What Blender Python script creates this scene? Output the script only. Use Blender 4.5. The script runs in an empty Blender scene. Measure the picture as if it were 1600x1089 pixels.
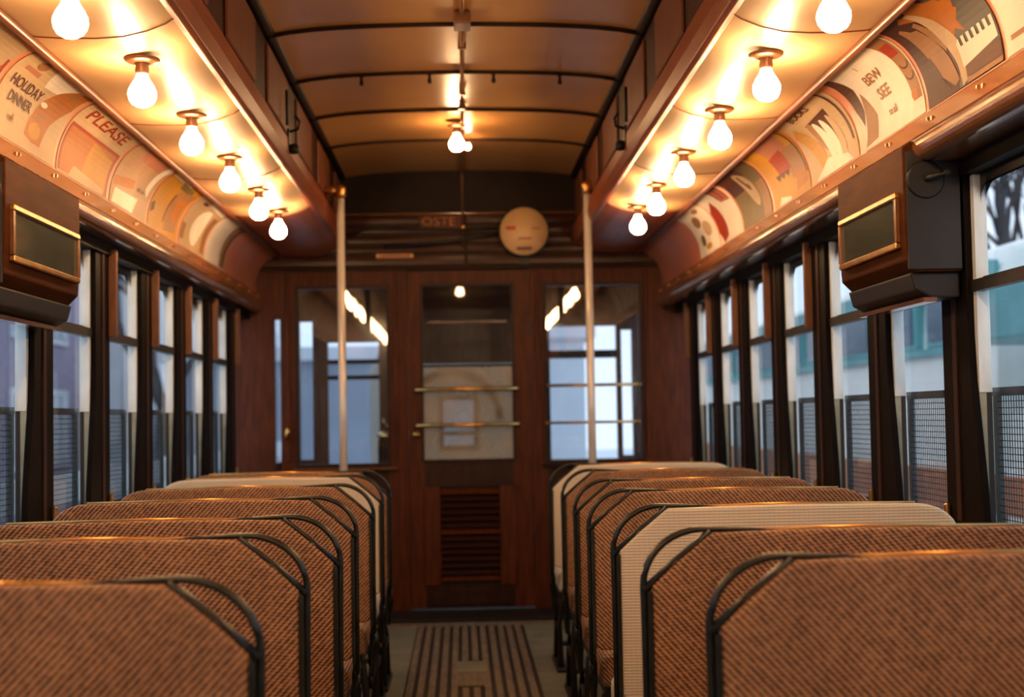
import bpy, bmesh, math, random
from mathutils import Vector, Matrix, noise
random.seed(7)
S = bpy.context.scene
COL = S.collection
# ------------------------------------------------------------------ camera
F = 2222.0
E = 1.153                                     # eye height above the car floor
fw = Vector((-78, -105.5, -F)).normalized()   # the car's long axis as the lens sees it
sr = 0.0175
k = (sr * fw.x - fw.y) / fw.z
up = Vector((-sr, 1, k)).normalized()
rx = fw.cross(up).normalized()
R = Matrix((rx, fw, up))
cam_d = bpy.data.cameras.new('camera'); cam = bpy.data.objects.new('camera', cam_d); COL.objects.link(cam)
cam.matrix_world = Matrix.Translation((0, 0, E)) @ R.to_4x4()
cam_d.sensor_width = 36; cam_d.lens = 50; cam_d.clip_start = 0.05; cam_d.clip_end = 200
cam_d.dof.use_dof = True; cam_d.dof.focus_distance = 3.6; cam_d.dof.aperture_fstop = 3.2
S.camera = cam
# ------------------------------------------------------------------ light
S.view_settings.view_transform = 'Standard'; S.view_settings.look = 'None'
S.view_settings.gamma = 1; S.view_settings.use_curve_mapping = False
S.view_settings.exposure = 0.0
BULB = 125.0
BULB_COL = (1.0, 0.59, 0.28)
W = bpy.data.worlds.new('overcast_sky'); S.world = W; W.use_nodes = True
wn = W.node_tree.nodes; wl = W.node_tree.links
bg = wn['Background']; bg.inputs['Strength'].default_value = 1.95
tc = wn.new('ShaderNodeTexCoord'); nz = wn.new('ShaderNodeTexNoise'); nz.inputs['Scale'].default_value = 3
rp = wn.new('ShaderNodeValToRGB')
rp.color_ramp.elements[0].position = .35; rp.color_ramp.elements[0].color = (.42, .54, .70, 1)
rp.color_ramp.elements[1].position = .65; rp.color_ramp.elements[1].color = (.66, .74, .82, 1)
wl.new(tc.outputs['Generated'], nz.inputs['Vector']); wl.new(nz.outputs['Fac'], rp.inputs['Fac']); wl.new(rp.outputs['Color'], bg.inputs['Color'])
try:
    S.cycles.sample_clamp_indirect = 4.0
    S.cycles.max_bounces = 8; S.cycles.transparent_max_bounces = 16
except Exception: pass
# ------------------------------------------------------------------ materials
MC = {}
def base_mat(name):
    m = bpy.data.materials.new(name); m.use_nodes = True
    return m, m.node_tree.nodes, m.node_tree.links, m.node_tree.nodes['Principled BSDF']
def mat(name, col, rough=.5, metal=0, var=.12, scale=8, stretch=(1,1,1), bump=0, col2=None, coat=0, spec=.5):
    """principled + noise variation of the base colour in object space"""
    if name in MC: return MC[name]
    m, N, L, b = base_mat(name)
    b.inputs['Roughness'].default_value = rough; b.inputs['Metallic'].default_value = metal; b.inputs['Specular IOR Level'].default_value = spec
    if coat: b.inputs['Coat Weight'].default_value = coat; b.inputs['Coat Roughness'].default_value = .12
    t = N.new('ShaderNodeTexCoord'); mp = N.new('ShaderNodeMapping'); mp.inputs['Scale'].default_value = stretch
    n = N.new('ShaderNodeTexNoise'); n.inputs['Scale'].default_value = scale; n.inputs['Detail'].default_value = 4
    r = N.new('ShaderNodeValToRGB'); r.color_ramp.elements[0].position = .3; r.color_ramp.elements[1].position = .7
    c2 = col2 or tuple(min(1, c * (1 + var)) for c in col); c1 = col if col2 else tuple(c * (1 - var) for c in col)
    r.color_ramp.elements[0].color = (*c1, 1); r.color_ramp.elements[1].color = (*c2, 1)
    L.new(t.outputs['Object'], mp.inputs['Vector']); L.new(mp.outputs['Vector'], n.inputs['Vector'])
    L.new(n.outputs['Fac'], r.inputs['Fac']); L.new(r.outputs['Color'], b.inputs['Base Color'])
    if bump:
        bp = N.new('ShaderNodeBump'); bp.inputs['Strength'].default_value = bump; bp.inputs['Distance'].default_value = .01
        L.new(n.outputs['Fac'], bp.inputs['Height']); L.new(bp.outputs['Normal'], b.inputs['Normal'])
    MC[name] = m; return m
def rattan(name, ca, cb, sign=1, pale=False):
    m, N, L, b = base_mat(name); b.inputs['Roughness'].default_value = .42
    t = N.new('ShaderNodeTexCoord'); sx = N.new('ShaderNodeSeparateXYZ'); L.new(t.outputs['Object'], sx.inputs[0])
    def math_(op, a, bb=None, c=None):
        q = N.new('ShaderNodeMath'); q.operation = op
        for i, v in enumerate((a, bb, c)):
            if v is None: continue
            if isinstance(v, (int, float)): q.inputs[i].default_value = v
            else: L.new(v, q.inputs[i])
        return q.outputs[0]
    x, z = sx.outputs[0], sx.outputs[2]
    nw = N.new('ShaderNodeTexNoise'); nw.inputs['Scale'].default_value = 9; L.new(t.outputs['Object'], nw.inputs['Vector'])
    if pale:
        s = math_('SINE', math_('MULTIPLY', z, 6.283 / .0070))
        s2 = math_('SINE', math_('MULTIPLY', x, 6.283 / .012))
        h = math_('ADD', math_('MULTIPLY', s, .42), math_('MULTIPLY', s2, .08))
    else:
        d = math_('ADD', math_('MULTIPLY', x, 1.0), math_('MULTIPLY', z, -.95 * sign))
        d = math_('ADD', d, math_('MULTIPLY', nw.outputs['Fac'], .004))
        s = math_('SINE', math_('MULTIPLY', d, 6.283 / .0125))
        e = math_('ADD', math_('MULTIPLY', z, 1.0), math_('MULTIPLY', x, .10 * sign))
        s2 = math_('SINE', math_('MULTIPLY', e, 6.283 / .0062))
        n3 = N.new('ShaderNodeTexNoise'); n3.inputs['Scale'].default_value = 110; L.new(t.outputs['Object'], n3.inputs['Vector'])
        h = math_('ADD', math_('MULTIPLY', s, .34), math_('MULTIPLY', s2, .14))
        h = math_('ADD', h, math_('MULTIPLY', math_('SUBTRACT', n3.outputs['Fac'], .5), .9))
    h = math_('ADD', h, .5)
    r = N.new('ShaderNodeValToRGB'); r.color_ramp.elements[0].position = .15; r.color_ramp.elements[1].position = .85
    r.color_ramp.elements[0].color = (*ca, 1); r.color_ramp.elements[1].color = (*cb, 1)
    L.new(h, r.inputs['Fac'])
    n2 = N.new('ShaderNodeTexNoise'); n2.inputs['Scale'].default_value = 5; n2.inputs['Detail'].default_value = 5; L.new(t.outputs['Object'], n2.inputs['Vector'])
    mr = N.new('ShaderNodeMapRange'); mr.inputs[1].default_value = .3; mr.inputs[2].default_value = .7
    mr.inputs[3].default_value = .78 if not pale else .94; mr.inputs[4].default_value = 1.12 if not pale else 1.03
    L.new(n2.outputs['Fac'], mr.inputs[0])
    mx = N.new('ShaderNodeMix'); mx.data_type = 'RGBA'; mx.blend_type = 'MULTIPLY'; mx.inputs['Factor'].default_value = 1
    L.new(r.outputs['Color'], mx.inputs[6]); L.new(mr.outputs[0], mx.inputs[7]); L.new(mx.outputs[2], b.inputs['Base Color'])
    bp = N.new('ShaderNodeBump'); bp.inputs['Strength'].default_value = .55 if not pale else .3; bp.inputs['Distance'].default_value = .002
    L.new(h, bp.inputs['Height']); L.new(bp.outputs['Normal'], b.inputs['Normal'])
    return m
def glass_mat(name, tint=(1,1,1), ior=1.5, rough=.015, haze=0, hcol=(.5,.5,.5)):
    m, N, L, b = base_mat(name); N.remove(b)
    o = N['Material Output']; tr = N.new('ShaderNodeBsdfTransparent'); tr.inputs[0].default_value = (*tint, 1)
    g = N.new('ShaderNodeBsdfGlossy'); g.inputs['Roughness'].default_value = rough
    lw = N.new('ShaderNodeLayerWeight'); lw.inputs[0].default_value = .5      # Schlick's curve, the same from both faces
    p5 = N.new('ShaderNodeMath'); p5.operation = 'POWER'; p5.inputs[1].default_value = 5; L.new(lw.outputs['Facing'], p5.inputs[0])
    f = N.new('ShaderNodeMath'); f.operation = 'MULTIPLY_ADD'; f.inputs[1].default_value = .75 if ior > 1.4 else .4; f.inputs[2].default_value = ((ior-1)/(ior+1))**2; L.new(p5.outputs[0], f.inputs[0])
    mx = N.new('ShaderNodeMixShader'); L.new(f.outputs[0], mx.inputs[0])
    src = tr.outputs[0]
    if haze:
        df = N.new('ShaderNodeBsdfDiffuse'); df.inputs[0].default_value = (*hcol, 1)
        nn = N.new('ShaderNodeTexNoise'); nn.inputs['Scale'].default_value = 4; t = N.new('ShaderNodeTexCoord'); L.new(t.outputs['Object'], nn.inputs['Vector'])
        mm = N.new('ShaderNodeMath'); mm.operation = 'MULTIPLY'; mm.inputs[1].default_value = haze * 2; L.new(nn.outputs['Fac'], mm.inputs[0])
        m2 = N.new('ShaderNodeMixShader'); L.new(mm.outputs[0], m2.inputs[0]); L.new(tr.outputs[0], m2.inputs[1]); L.new(df.outputs[0], m2.inputs[2]); src = m2.outputs[0]
    L.new(src, mx.inputs[1]); L.new(g.outputs[0], mx.inputs[2]); L.new(mx.outputs[0], o.inputs[0])
    return m
def emit_mat(name, col, st):
    m, N, L, b = base_mat(name); N.remove(b)
    e = N.new('ShaderNodeEmission'); e.inputs[0].default_value = (*col, 1); e.inputs[1].default_value = st
    L.new(e.outputs[0], N['Material Output'].inputs[0]); return m
WOOD   = mat('dark_varnished_wood', (.018,.006,.004), .45, var=.3, scale=6, stretch=(8,8,1), col2=(.036,.011,.006), spec=.2)
WOODB  = mat('bulkhead_wood', (.052,.012,.005), .42, scale=5, stretch=(7,7,1), col2=(.105,.027,.009), spec=.14)
PLANKM = mat('header_plank_wood', (.030,.009,.005), .3, scale=5, stretch=(1,7,7), col2=(.055,.016,.007), spec=.18)
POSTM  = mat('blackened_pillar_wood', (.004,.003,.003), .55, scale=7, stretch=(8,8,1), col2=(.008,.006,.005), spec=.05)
STRIPM = mat('stop_strip_wood', (.16,.07,.035), .4, scale=12, stretch=(4,4,1), var=.2)
TRIMM  = mat('amber_varnished_trim', (.27,.10,.025), .22, scale=5, stretch=(6,1,6), col2=(.38,.15,.045), coat=.5)
RAILM  = mat('brown_varnished_rail', (.13,.05,.018), .2, scale=5, stretch=(6,1,6), col2=(.20,.08,.03), coat=.8)
BEADM  = mat('orange_brown_bead', (.20,.05,.016), .35, scale=5, stretch=(6,1,6), var=.15)
DECKM  = mat('cream_enamel_deck', (.74,.46,.21), .42, scale=3, stretch=(1,1,1), col2=(.80,.54,.27), coat=.12, spec=.7)
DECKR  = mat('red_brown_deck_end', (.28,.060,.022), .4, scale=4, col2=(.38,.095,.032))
COVEM  = mat('salmon_cove_paint', (.52,.17,.08), .45, scale=4, var=.12)
FASCM  = mat('red_brown_fascia', (.20,.045,.014), .4, scale=4, stretch=(6,1,6), col2=(.27,.070,.022), spec=.25)
CLERM  = mat('clerestory_dark_wood', (.03,.010,.006), .5, scale=5, stretch=(6,1,6), col2=(.05,.018,.010), spec=.15)
CLERP  = mat('clerestory_panel', (.16,.055,.022), .5, scale=5, var=.15, spec=.2)
CEILM  = mat('amber_ceiling_enamel', (.46,.21,.060), .3, scale=2.5, col2=(.56,.29,.095), spec=.5)
BATTM  = mat('dark_batten', (.025,.011,.007), .6, var=.2, spec=.15)
METALB = mat('blackened_seat_metal', (.03,.035,.033), .38, .6, var=.35, scale=30)
BRASS  = mat('worn_brass', (.70,.40,.13), .28, 1, var=.2, scale=20)
COPPER = mat('brown_conduit', (.22,.10,.05), .32, .7, var=.2, scale=10)
STEEL  = mat('pole_enamel', (.70,.64,.56), .22, .2, var=.1, scale=10)
BLACK  = mat('black_iron', (.012,.011,.011), .5, .2, var=.3)
FLOORM = mat('grey_green_linoleum', (.13,.15,.115), .55, scale=6, col2=(.22,.235,.18), bump=.15)
SLATM  = mat('worn_floor_slat', (.11,.09,.065), .6, scale=8, stretch=(6,1,6), col2=(.21,.18,.13), bump=.2)
MATB   = mat('dark_groove', (.02,.014,.011), .7, var=.2)
JAMB   = mat('weathered_daylit_jamb', (.58,.66,.66), .6, scale=14, stretch=(2,2,.6), col2=(.74,.82,.82))  # cool daylight tint put into the cream jamb colour
JAMBG  = mat('green_grey_jamb', (.30,.34,.27), .6, scale=14, var=.2)
SASHM  = mat('black_sash', (.016,.014,.014), .45, var=.3)
MESHM  = mat('guard_wire', (.06,.075,.085), .5, .5, var=.2)
FACE   = mat('register_cream_face', (.72,.45,.20), .45, scale=5, var=.1)
BOXM   = mat('sign_box_wood', (.045,.013,.004), .6, scale=5, stretch=(6,1,6), col2=(.075,.024,.007), spec=.02)
RATL   = rattan('brown_rattan_left', (.065,.027,.013), (.52,.27,.125), 1)
RATR   = rattan('brown_rattan_right', (.065,.027,.013), (.52,.27,.125), -1)
RATW   = rattan('pale_canvas_rib', (.62,.54,.38), (.80,.74,.60), 1, True)
GLASS  = glass_mat('window_glass', (.98,.99,1.0), 1.35)
BGLASS = glass_mat('bulkhead_glass', (.95,.97,1.0), 1.55, .02)
HGLASS = glass_mat('misted_door_glass', (.75,.75,.72), 1.5, .05, .36, (.66,.56,.40))
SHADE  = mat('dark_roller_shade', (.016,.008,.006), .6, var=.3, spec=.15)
BULBM  = emit_mat('lit_bulb_glass', BULB_COL, BULB)
def paper(c, rough=.5):
    key = 'ink_%02x%02x%02x' % tuple(int(v * 255) for v in c)
    return mat(key, c, rough, var=.07, scale=14, spec=.08)
# ------------------------------------------------------------------ mesh helpers
def bx(bm, x0, x1, y0, y1, z0, z1):
    v = [bm.verts.new((x, y, z)) for z in (z0, z1) for y in (y0, y1) for x in (x0, x1)]
    for f in ((0,2,3,1),(4,5,7,6),(0,1,5,4),(2,6,7,3),(0,4,6,2),(1,3,7,5)):
        bm.faces.new([v[i] for i in f])
def tube(bm, pts, r, n=8, rr=None, flat=None):
    """tube along pts; r radius or list; flat=(axis vector, factor) squashes"""
    pts = [Vector(p) for p in pts]; rings = []
    up0 = Vector((0,0,1))
    for i, p in enumerate(pts):
        d = (pts[min(i+1, len(pts)-1)] - pts[max(i-1, 0)]).normalized()
        a = up0 if abs(d.dot(up0)) < .95 else Vector((0,1,0))
        u = d.cross(a).normalized(); v = d.cross(u).normalized()
        q = r[i] if isinstance(r, (list, tuple)) else r
        ring = []
        for j in range(n):
            o = u * math.cos(2*math.pi*j/n) * q + v * math.sin(2*math.pi*j/n) * q
            if flat: o = o + flat[0] * (o.dot(flat[0])) * (flat[1] - 1)
            ring.append(bm.verts.new(p + o))
        rings.append(ring)
    for a, b in zip(rings, rings[1:]):
        for j in range(n): 
            f = bm.faces.new((a[j], a[(j+1)%n], b[(j+1)%n], b[j])); f.smooth = True
    bm.faces.new(rings[0][::-1]); bm.faces.new(rings[-1])
def lathe(bm, prof, n=20, c=(0,0,0), ax='z'):
    rings = []
    for r, h in prof:
        ring = []
        for j in range(n):
            a = 2*math.pi*j/n; x, y = r*math.cos(a), r*math.sin(a)
            p = (x, y, h) if ax == 'z' else ((x, h, y) if ax == 'y' else (h, x, y))
            ring.append(bm.verts.new((c[0]+p[0], c[1]+p[1], c[2]+p[2])))
        rings.append(ring)
    for a, b in zip(rings, rings[1:]):
        for j in range(n):
            f = bm.faces.new((a[j], a[(j+1)%n], b[(j+1)%n], b[j])); f.smooth = True
    bm.faces.new(rings[0][::-1]); bm.faces.new(rings[-1])
def prism(bm, poly, a0, a1, axis='y'):
    def P(u, v, a):
        return {'y': (u, a, v), 'x': (a, u, v), 'z': (u, v, a)}[axis]
    A = [bm.verts.new(P(u, v, a0)) for u, v in poly]; B = [bm.verts.new(P(u, v, a1)) for u, v in poly]
    n = len(poly)
    for i in range(n): bm.faces.new((A[i], A[(i+1)%n], B[(i+1)%n], B[i]))
    bm.faces.new(A[::-1]); bm.faces.new(B)
def absloc(o):
    v = Vector((0,0,0))
    while o is not None: v = v + Vector(o.location); o = o.parent
    return v
def obj(name, bm, m, parent=None, bevel=0, local=False, smooth=False, seg=2):
    bmesh.ops.recalc_face_normals(bm, faces=bm.faces)
    if bevel:
        bmesh.ops.bevel(bm, geom=[e for e in bm.edges if e.calc_face_angle(0) > .5], offset=bevel, segments=seg, affect='EDGES', profile=.6)
    if smooth:
        for f in bm.faces: f.smooth = True
    if parent is not None and not local: bmesh.ops.translate(bm, verts=bm.verts, vec=-absloc(parent))
    me = bpy.data.meshes.new(name); bm.to_mesh(me); bm.free()
    me.materials.append(m)
    o = bpy.data.objects.new(name, me); COL.objects.link(o)
    if parent is not None: o.parent = parent
    return o
def B(name, boxes, m, parent=None, **kw):
    bm = bmesh.new()
    for b in boxes: bx(bm, *b)
    return obj(name, bm, m, parent, **kw)
def T(name, pts, r, m, parent=None, n=8, **kw):
    bm = bmesh.new(); tube(bm, pts, r, n); return obj(name, bm, m, parent, **kw)
def empty(name, loc=(0,0,0)):
    o = bpy.data.objects.new(name, None); o.empty_display_size = .1; COL.objects.link(o); o.location = loc; return o
def tag(o, label, cat, group=None):
    o['label'] = label; o['category'] = cat
    if group: o['group'] = group
    return o
def struct(o): o['kind'] = 'structure'; return o
def copy_tree(o, parent=None):
    c = o.copy(); COL.objects.link(c)
    if parent is not None: c.parent = parent
    for ch in list(o.children): copy_tree(ch, c)
    return c
# ------------------------------------------------------------------ dimensions
YB, Y0 = 8.40, -3.6         # front bulkhead, rear end
XW = {1: 1.286, -1: 1.248}   # inner face of pillars
PIT = .70
YF = {1: [3.754 + PIT * i for i in range(-8, 7)], -1: [3.700 + PIT * i for i in range(-8, 7)]}
SIDE = {1: 'right', -1: 'left'}
# ------------------------------------------------------------------ floor
fl = struct(B('floor', [(-1.4, 1.4, Y0, YB, -.06, 0)], FLOORM))
xs = [-.255 + i * .0475 for i in range(12)]
B('mat_backing', [(-.262, .318, Y0 + .1, 7.86, 0, .003)], MATB, fl)
for i, x in enumerate(xs):
    if 4 < i < 7:
        B('floor_slat', [(x, x + .030, Y0 + .1, 6.05, .003, .014)], SLATM, fl, bevel=.003, seg=1)
        B('floor_slat', [(x, x + .030, 6.72, 7.84, .003, .014)], SLATM, fl, bevel=.003, seg=1)
    else:
        B('floor_slat', [(x, x + .030, Y0 + .1, 7.84, .003, .014)], SLATM, fl, bevel=.003, seg=1)
B('hatch_cover', [(-.045, .100, 6.42, 6.66, .003, .018)], FLOORM, fl, bevel=.004, seg=1)
B('hatch_cover', [(-.045, .100, 6.10, 6.38, .003, .016)], SLATM, fl, bevel=.004, seg=1)
B('mat_end_bar', [(-.42, .02, 7.88, 7.93, 0, .012), (.05, .50, 7.88, 7.93, 0, .012)], SLATM, fl)
B('threshold', [(-1.3, 1.3, 8.02, 8.38, 0, .022)], BLACK, fl)
# ------------------------------------------------------------------ side walls
def cove_pt(s, t, off=0.0):
    a = t * math.pi / 2
    cx, cz, ax_, az = 1.060, E + .755, .145, .205
    x = cx + (ax_ - off) * math.cos(a); z = cz + (az - off) * math.sin(a)
    return s * x, z
for s in (1, -1):
    X = XW[s]; nm = SIDE[s]
    w = struct(B('wall_' + nm, [tuple(sorted((s*(X+.0), s*(X+.09)))) + (Y0, YB, 0, .80)], WOOD))
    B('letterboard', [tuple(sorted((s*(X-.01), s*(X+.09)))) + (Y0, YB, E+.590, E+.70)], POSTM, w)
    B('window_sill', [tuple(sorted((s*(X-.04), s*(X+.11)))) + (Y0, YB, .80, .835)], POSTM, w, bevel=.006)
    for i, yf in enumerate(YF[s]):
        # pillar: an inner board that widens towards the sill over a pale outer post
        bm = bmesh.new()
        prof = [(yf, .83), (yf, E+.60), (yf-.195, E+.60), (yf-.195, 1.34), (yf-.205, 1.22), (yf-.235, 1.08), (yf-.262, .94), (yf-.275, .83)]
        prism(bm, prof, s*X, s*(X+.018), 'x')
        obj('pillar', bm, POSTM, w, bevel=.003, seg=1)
        B('pillar_groove', [tuple(sorted((s*(X-.004), s*(X+.002)))) + (yf-.115, yf-.085, .86, E+.59)], WOOD, w)
        B('outer_post', [tuple(sorted((s*(X+.018), s*(X+.050)))) + (yf-.215, yf-.006, 1.19, E+.60)], JAMB, w)
        B('outer_post', [tuple(sorted((s*(X+.018), s*(X+.046)))) + (yf-.212, yf-.006, .83, 1.19)], JAMBG, w)
        if yf > 4.6:
            B('stop_strip', [tuple(sorted((s*(X-.030), s*X))) + (yf-.022, yf-.002, E+.30, E+.612)], STRIPM, w, bevel=.003, seg=1)
        if i < len(YF[s]):
            B('finger_catch', [tuple(sorted((s*(X-.014), s*X))) + (yf-.03, yf-.006, .86, .90)], BRASS, w, bevel=.004, seg=1)
# windows with sash, panes and outside guards
wn_ = 0
for s in (1, -1):
    X = XW[s]
    for i in range(len(YF[s]) - 1):
        ya, yb = YF[s][i] + .0, YF[s][i+1] - .205
        if ya < 1.5 and s: 
            pass
        wn_ += 1
        r = struct(empty('window_%d' % wn_, (s*(X+.06), (ya+yb)/2, .835)))
        xa, xb = sorted((s*(X+.036), s*(X+.050)))
        zt = E + .585
        B('lower_sash', [(xa, xb, ya-.006, yb, .83, .865), (xa, xb, ya-.006, yb, E+.296, E+.330), (xa, xb, ya-.006, ya+.012, .865, E+.296), (xa, xb, yb-.008, yb, .865, E+.296)], SASHM, r)
        B('meeting_rail', [tuple(sorted((s*(X+.012), s*(X+.036)))) + (ya-.006, yb+.01, E+.292, E+.322)], SASHM, r)
        bm = bmesh.new()   # upper sash with rounded top corners
        c = .05; pts_o = []
        for (cy, cz, a0) in ((ya+.014+c, zt-.02-c, 180), (yb-.010-c, zt-.02-c, 90)):
            pts_o += [(cy + c*math.cos(math.radians(a0 - j*15)), cz + c*math.sin(math.radians(a0 - j*15))) for j in range(7)]
        inner = [(ya+.014, E+.33)] + pts_o + [(yb-.010, E+.33)]
        outer = [(ya-.006, E+.33)] + [(ya-.006, zt+.02)]*7 + [(yb, zt+.02)]*7 + [(yb, E+.33)]
        outer = [outer[0]] + [(ya-.006 + (j/13.0)*(yb-ya+.006), zt+.02) for j in range(14)] + [outer[-1]]
        for xx in (xa, xb):
            vi = [bm.verts.new((xx, p[0], p[1])) for p in inner]; vo = [bm.verts.new((xx, p[0], p[1])) for p in outer]
            for j in range(len(vi)-1): bm.faces.new((vi[j], vi[j+1], vo[j+1], vo[j]))
        obj('upper_sash', bm, SASHM, r)
        B('pane', [(s*(X+.042)-.001, s*(X+.042)+.001, ya+.01, yb-.006, .862, E+.298)], GLASS, r)
        B('pane', [(s*(X+.042)-.001, s*(X+.042)+.001, ya+.01, yb-.006, E+.328, zt)], GLASS, r)
        gx = s*(X+.075)
        B('guard_frame', [(gx-.008, gx+.008, ya-.02, yb+.04, 1.180, 1.202), (gx-.008, gx+.008, ya-.02, ya, .80, 1.18), (gx-.008, gx+.008, yb+.015, yb+.035, .80, 1.18)], SASHM, r)
        if YF[s][i+1] > 2.6:
            bm = bmesh.new(); y = ya
            while y < yb + .015: bx(bm, gx-.001, gx+.001, y-.0011, y+.0011, .80, 1.18); y += .0165
            z = .82
            while z < 1.18: bx(bm, gx-.001, gx+.001, ya, yb+.015, z-.0011, z+.0011); z += .0165
            g = obj('guard_mesh', bm, MESHM, r); g['kind'] = 'stuff'
# ------------------------------------------------------------------ cove, trims, deck
for s in (1, -1):
    nm = SIDE[s]
    t = struct(empty('trim_%d' % (1 if s > 0 else 2), (s*1.2, Y0, E+.69)))
    bm = bmesh.new()
    prism(bm, [(s*(1.180), E+.698), (s*1.205, E+.757), (s*1.30, E+.757), (s*1.30, E+.690), (s*1.2, E+.690)], Y0, YB)
    obj('rivet_band', bm, TRIMM, t)
    bm = bmesh.new()
    pr = [(s*(1.195 - .035*math.cos(math.radians(a))), E+.664 + .034*math.sin(math.radians(a))) for a in range(-90, 91, 15)]
    prism(bm, [(s*1.29, E+.63)] + pr + [(s*1.29, E+.698)], Y0, YB)
    obj('rounded_rail', bm, RAILM, t, smooth=False)
    bm = bmesh.new(); y = 2.45
    while y < YB:
        lathe(bm, [(.006, 0), (.005, .003), (.001, .004)], 8, (s*1.193, y, E+.727), 'x') if False else bx(bm, *(sorted((s*1.188, s*1.194))), y-.005, y+.005, E+.722, E+.732)
        bx(bm, *(sorted((s*1.188, s*1.194))), y+.03, y+.038, E+.728, E+.736)
        y += .35
    obj('rivets', bm, COPPER, t)['kind'] = 'stuff'
    # cove surface
    bm = bmesh.new(); n = 14
    for j in range(n):
        a, b = cove_pt(s, j/n), cove_pt(s, (j+1)/n)
        v = [bm.verts.new((a[0], Y0, a[1])), bm.verts.new((a[0], YB, a[1])), bm.verts.new((b[0], YB, b[1])), bm.verts.new((b[0], Y0, b[1]))]
        f = bm.faces.new(v); f.smooth = True
    bmesh.ops.remove_doubles(bm, verts=bm.verts, dist=1e-5)
    obj('cove_panel', bm, COVEM, t)
    # bead at the top of the cards
    bm = bmesh.new(); tube(bm, [(s*1.058, Y0, E+.952), (s*1.058, YB, E+.952)], .012, 10)
    obj('card_bead', bm, BEADM, t)
    # deck ceiling panels
    d = struct(empty('ceiling_%s_deck' % nm, (s*.9, Y0, E+.96)))
    prof = [(1.075, .968), (1.04, .962), (.98, .958), (.90, .957), (.83, .961), (.77, .975), (.725, .993), (.703, 1.008)]
    yj = [Y0] + [6.72 - 1.06*j for j in range(9, -1, -1) if 6.72 - 1.06*j > Y0 + .2]
    for a, b in zip(yj, yj[1:]):
        bm = bmesh.new(); ra = []
        for (y) in (a+.002, b-.002):
            ra.append([bm.verts.new((s*x, y, E+z)) for x, z in prof])
        for j in range(len(prof)-1):
            f = bm.faces.new((ra[0][j], ra[0][j+1], ra[1][j+1], ra[1][j])); f.smooth = True
        obj('deck_panel', bm, DECKM, d)
        bm = bmesh.new(); tube(bm, [(s*x, b, E+z-.0005) for x, z in prof], .0022, 6)
        obj('deck_seam', bm, BEADM, d)
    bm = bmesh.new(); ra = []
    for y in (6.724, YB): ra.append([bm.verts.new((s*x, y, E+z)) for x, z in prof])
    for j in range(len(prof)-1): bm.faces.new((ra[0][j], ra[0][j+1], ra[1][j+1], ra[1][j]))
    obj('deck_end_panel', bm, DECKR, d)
    # roof slab above the deck, fascia beam, clerestory
    B('deck_roof', [tuple(sorted((s*.70, s*1.42))) + (Y0, YB, E+1.012, E+1.05)], BLACK, d)
    tt = struct(empty('trim_%d' % (3 if s > 0 else 4), (s*.70, Y0, E+1.0)))
    bm = bmesh.new()
    prism(bm, [(s*.706, E+1.005), (s*.692, E+1.004), (s*.680, E+1.014), (s*.672, E+1.06), (s*.678, E+1.125), (s*.70, E+1.14), (s*.74, E+1.14), (s*.74, E+1.004)], Y0, YB)
    obj('fascia_beam', bm, FASCM, tt, bevel=.004, seg=2)
    B('clerestory_board', [tuple(sorted((s*.705, s*.74))) + (Y0, YB, E+1.13, E+1.46)], CLERM, tt)
    y = YB - .42 - .92*12
    while y < YB - .3:
        if y > Y0:
            B('clerestory_panel', [tuple(sorted((s*.694, s*.706))) + (y, y+.60, E+1.165, E+1.39)], CLERP, tt, bevel=.005, seg=1)
        y += .92
    T('cornice', [(s*.685, Y0, E+1.425), (s*.685, YB, E+1.425)], .022, BATTM, tt)
    # bell bracket
    br = empty('cord_bracket', (s*.68, 5.68, E+1.12))
    B('bracket_plate', [tuple(sorted((s*.672, s*.680))) + (5.655, 5.705, E+1.06, E+1.16)], BLACK, br, bevel=.003, seg=1)
    T('bracket_hook', [(s*.672, 5.68, E+1.15), (s*.640, 5.68, E+1.16), (s*.632, 5.68, E+1.19), (s*.650, 5.68, E+1.215)], .006, BLACK, br)
    T('bracket_rod', [(s*.672, 5.60, E+1.16), (s*.674, 5.60, E+1.30)], .006, BLACK, br)
    bm = bmesh.new(); lathe(bm, [(.008, -.02), (.020, -.014), (.022, .0), (.020, .014), (.008, .02)], 12, (s*.655, 5.68, E+1.08), 'x')
    obj('pulley', bm, BLACK, br)
    tag(br, 'black iron cord bracket on the %s roof fascia' % nm, 'bracket')
# ------------------------------------------------------------------ upper ceiling
ce = struct(empty('ceiling', (0, Y0, E+1.455)))
def cz(x): return E + 1.455 -   .022*(x/.70)**2 - .02*(abs(x)/.70)**6
bat = [7.41 - .735*j for j in range(14)] + [8.38]
bat = sorted(bat)
yy = [Y0] + bat
for a, b in zip(yy, yy[1:]):
    bm = bmesh.new(); n = 20
    ra = [[bm.verts.new((-.70 + 1.4*j/n, y, cz(-.70+1.4*j/n) - (.0 if 0 < q < 3 else 0))) for j in range(n+1)] for q, y in enumerate((a, a+(b-a)*.33, a+(b-a)*.66, b))]
    for q in range(3):
        for j in range(n):
            f = bm.faces.new((ra[q][j], ra[q][j+1], ra[q+1][j+1], ra[q+1][j])); f.smooth = True
    obj('ceiling_panel', bm, CEILM, ce)
for b in bat[:-1]:
    bm = bmesh.new(); tube(bm, [(-.70+1.4*j/16, b, cz(-.70+1.4*j/16)-.006) for j in range(17)], .0095, 6)
    obj('ceiling_batten', bm, BATTM, ce)
B('roof_slab', [(-.76, .76, Y0, YB, E+1.462, E+1.50)], BLACK, ce)
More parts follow.
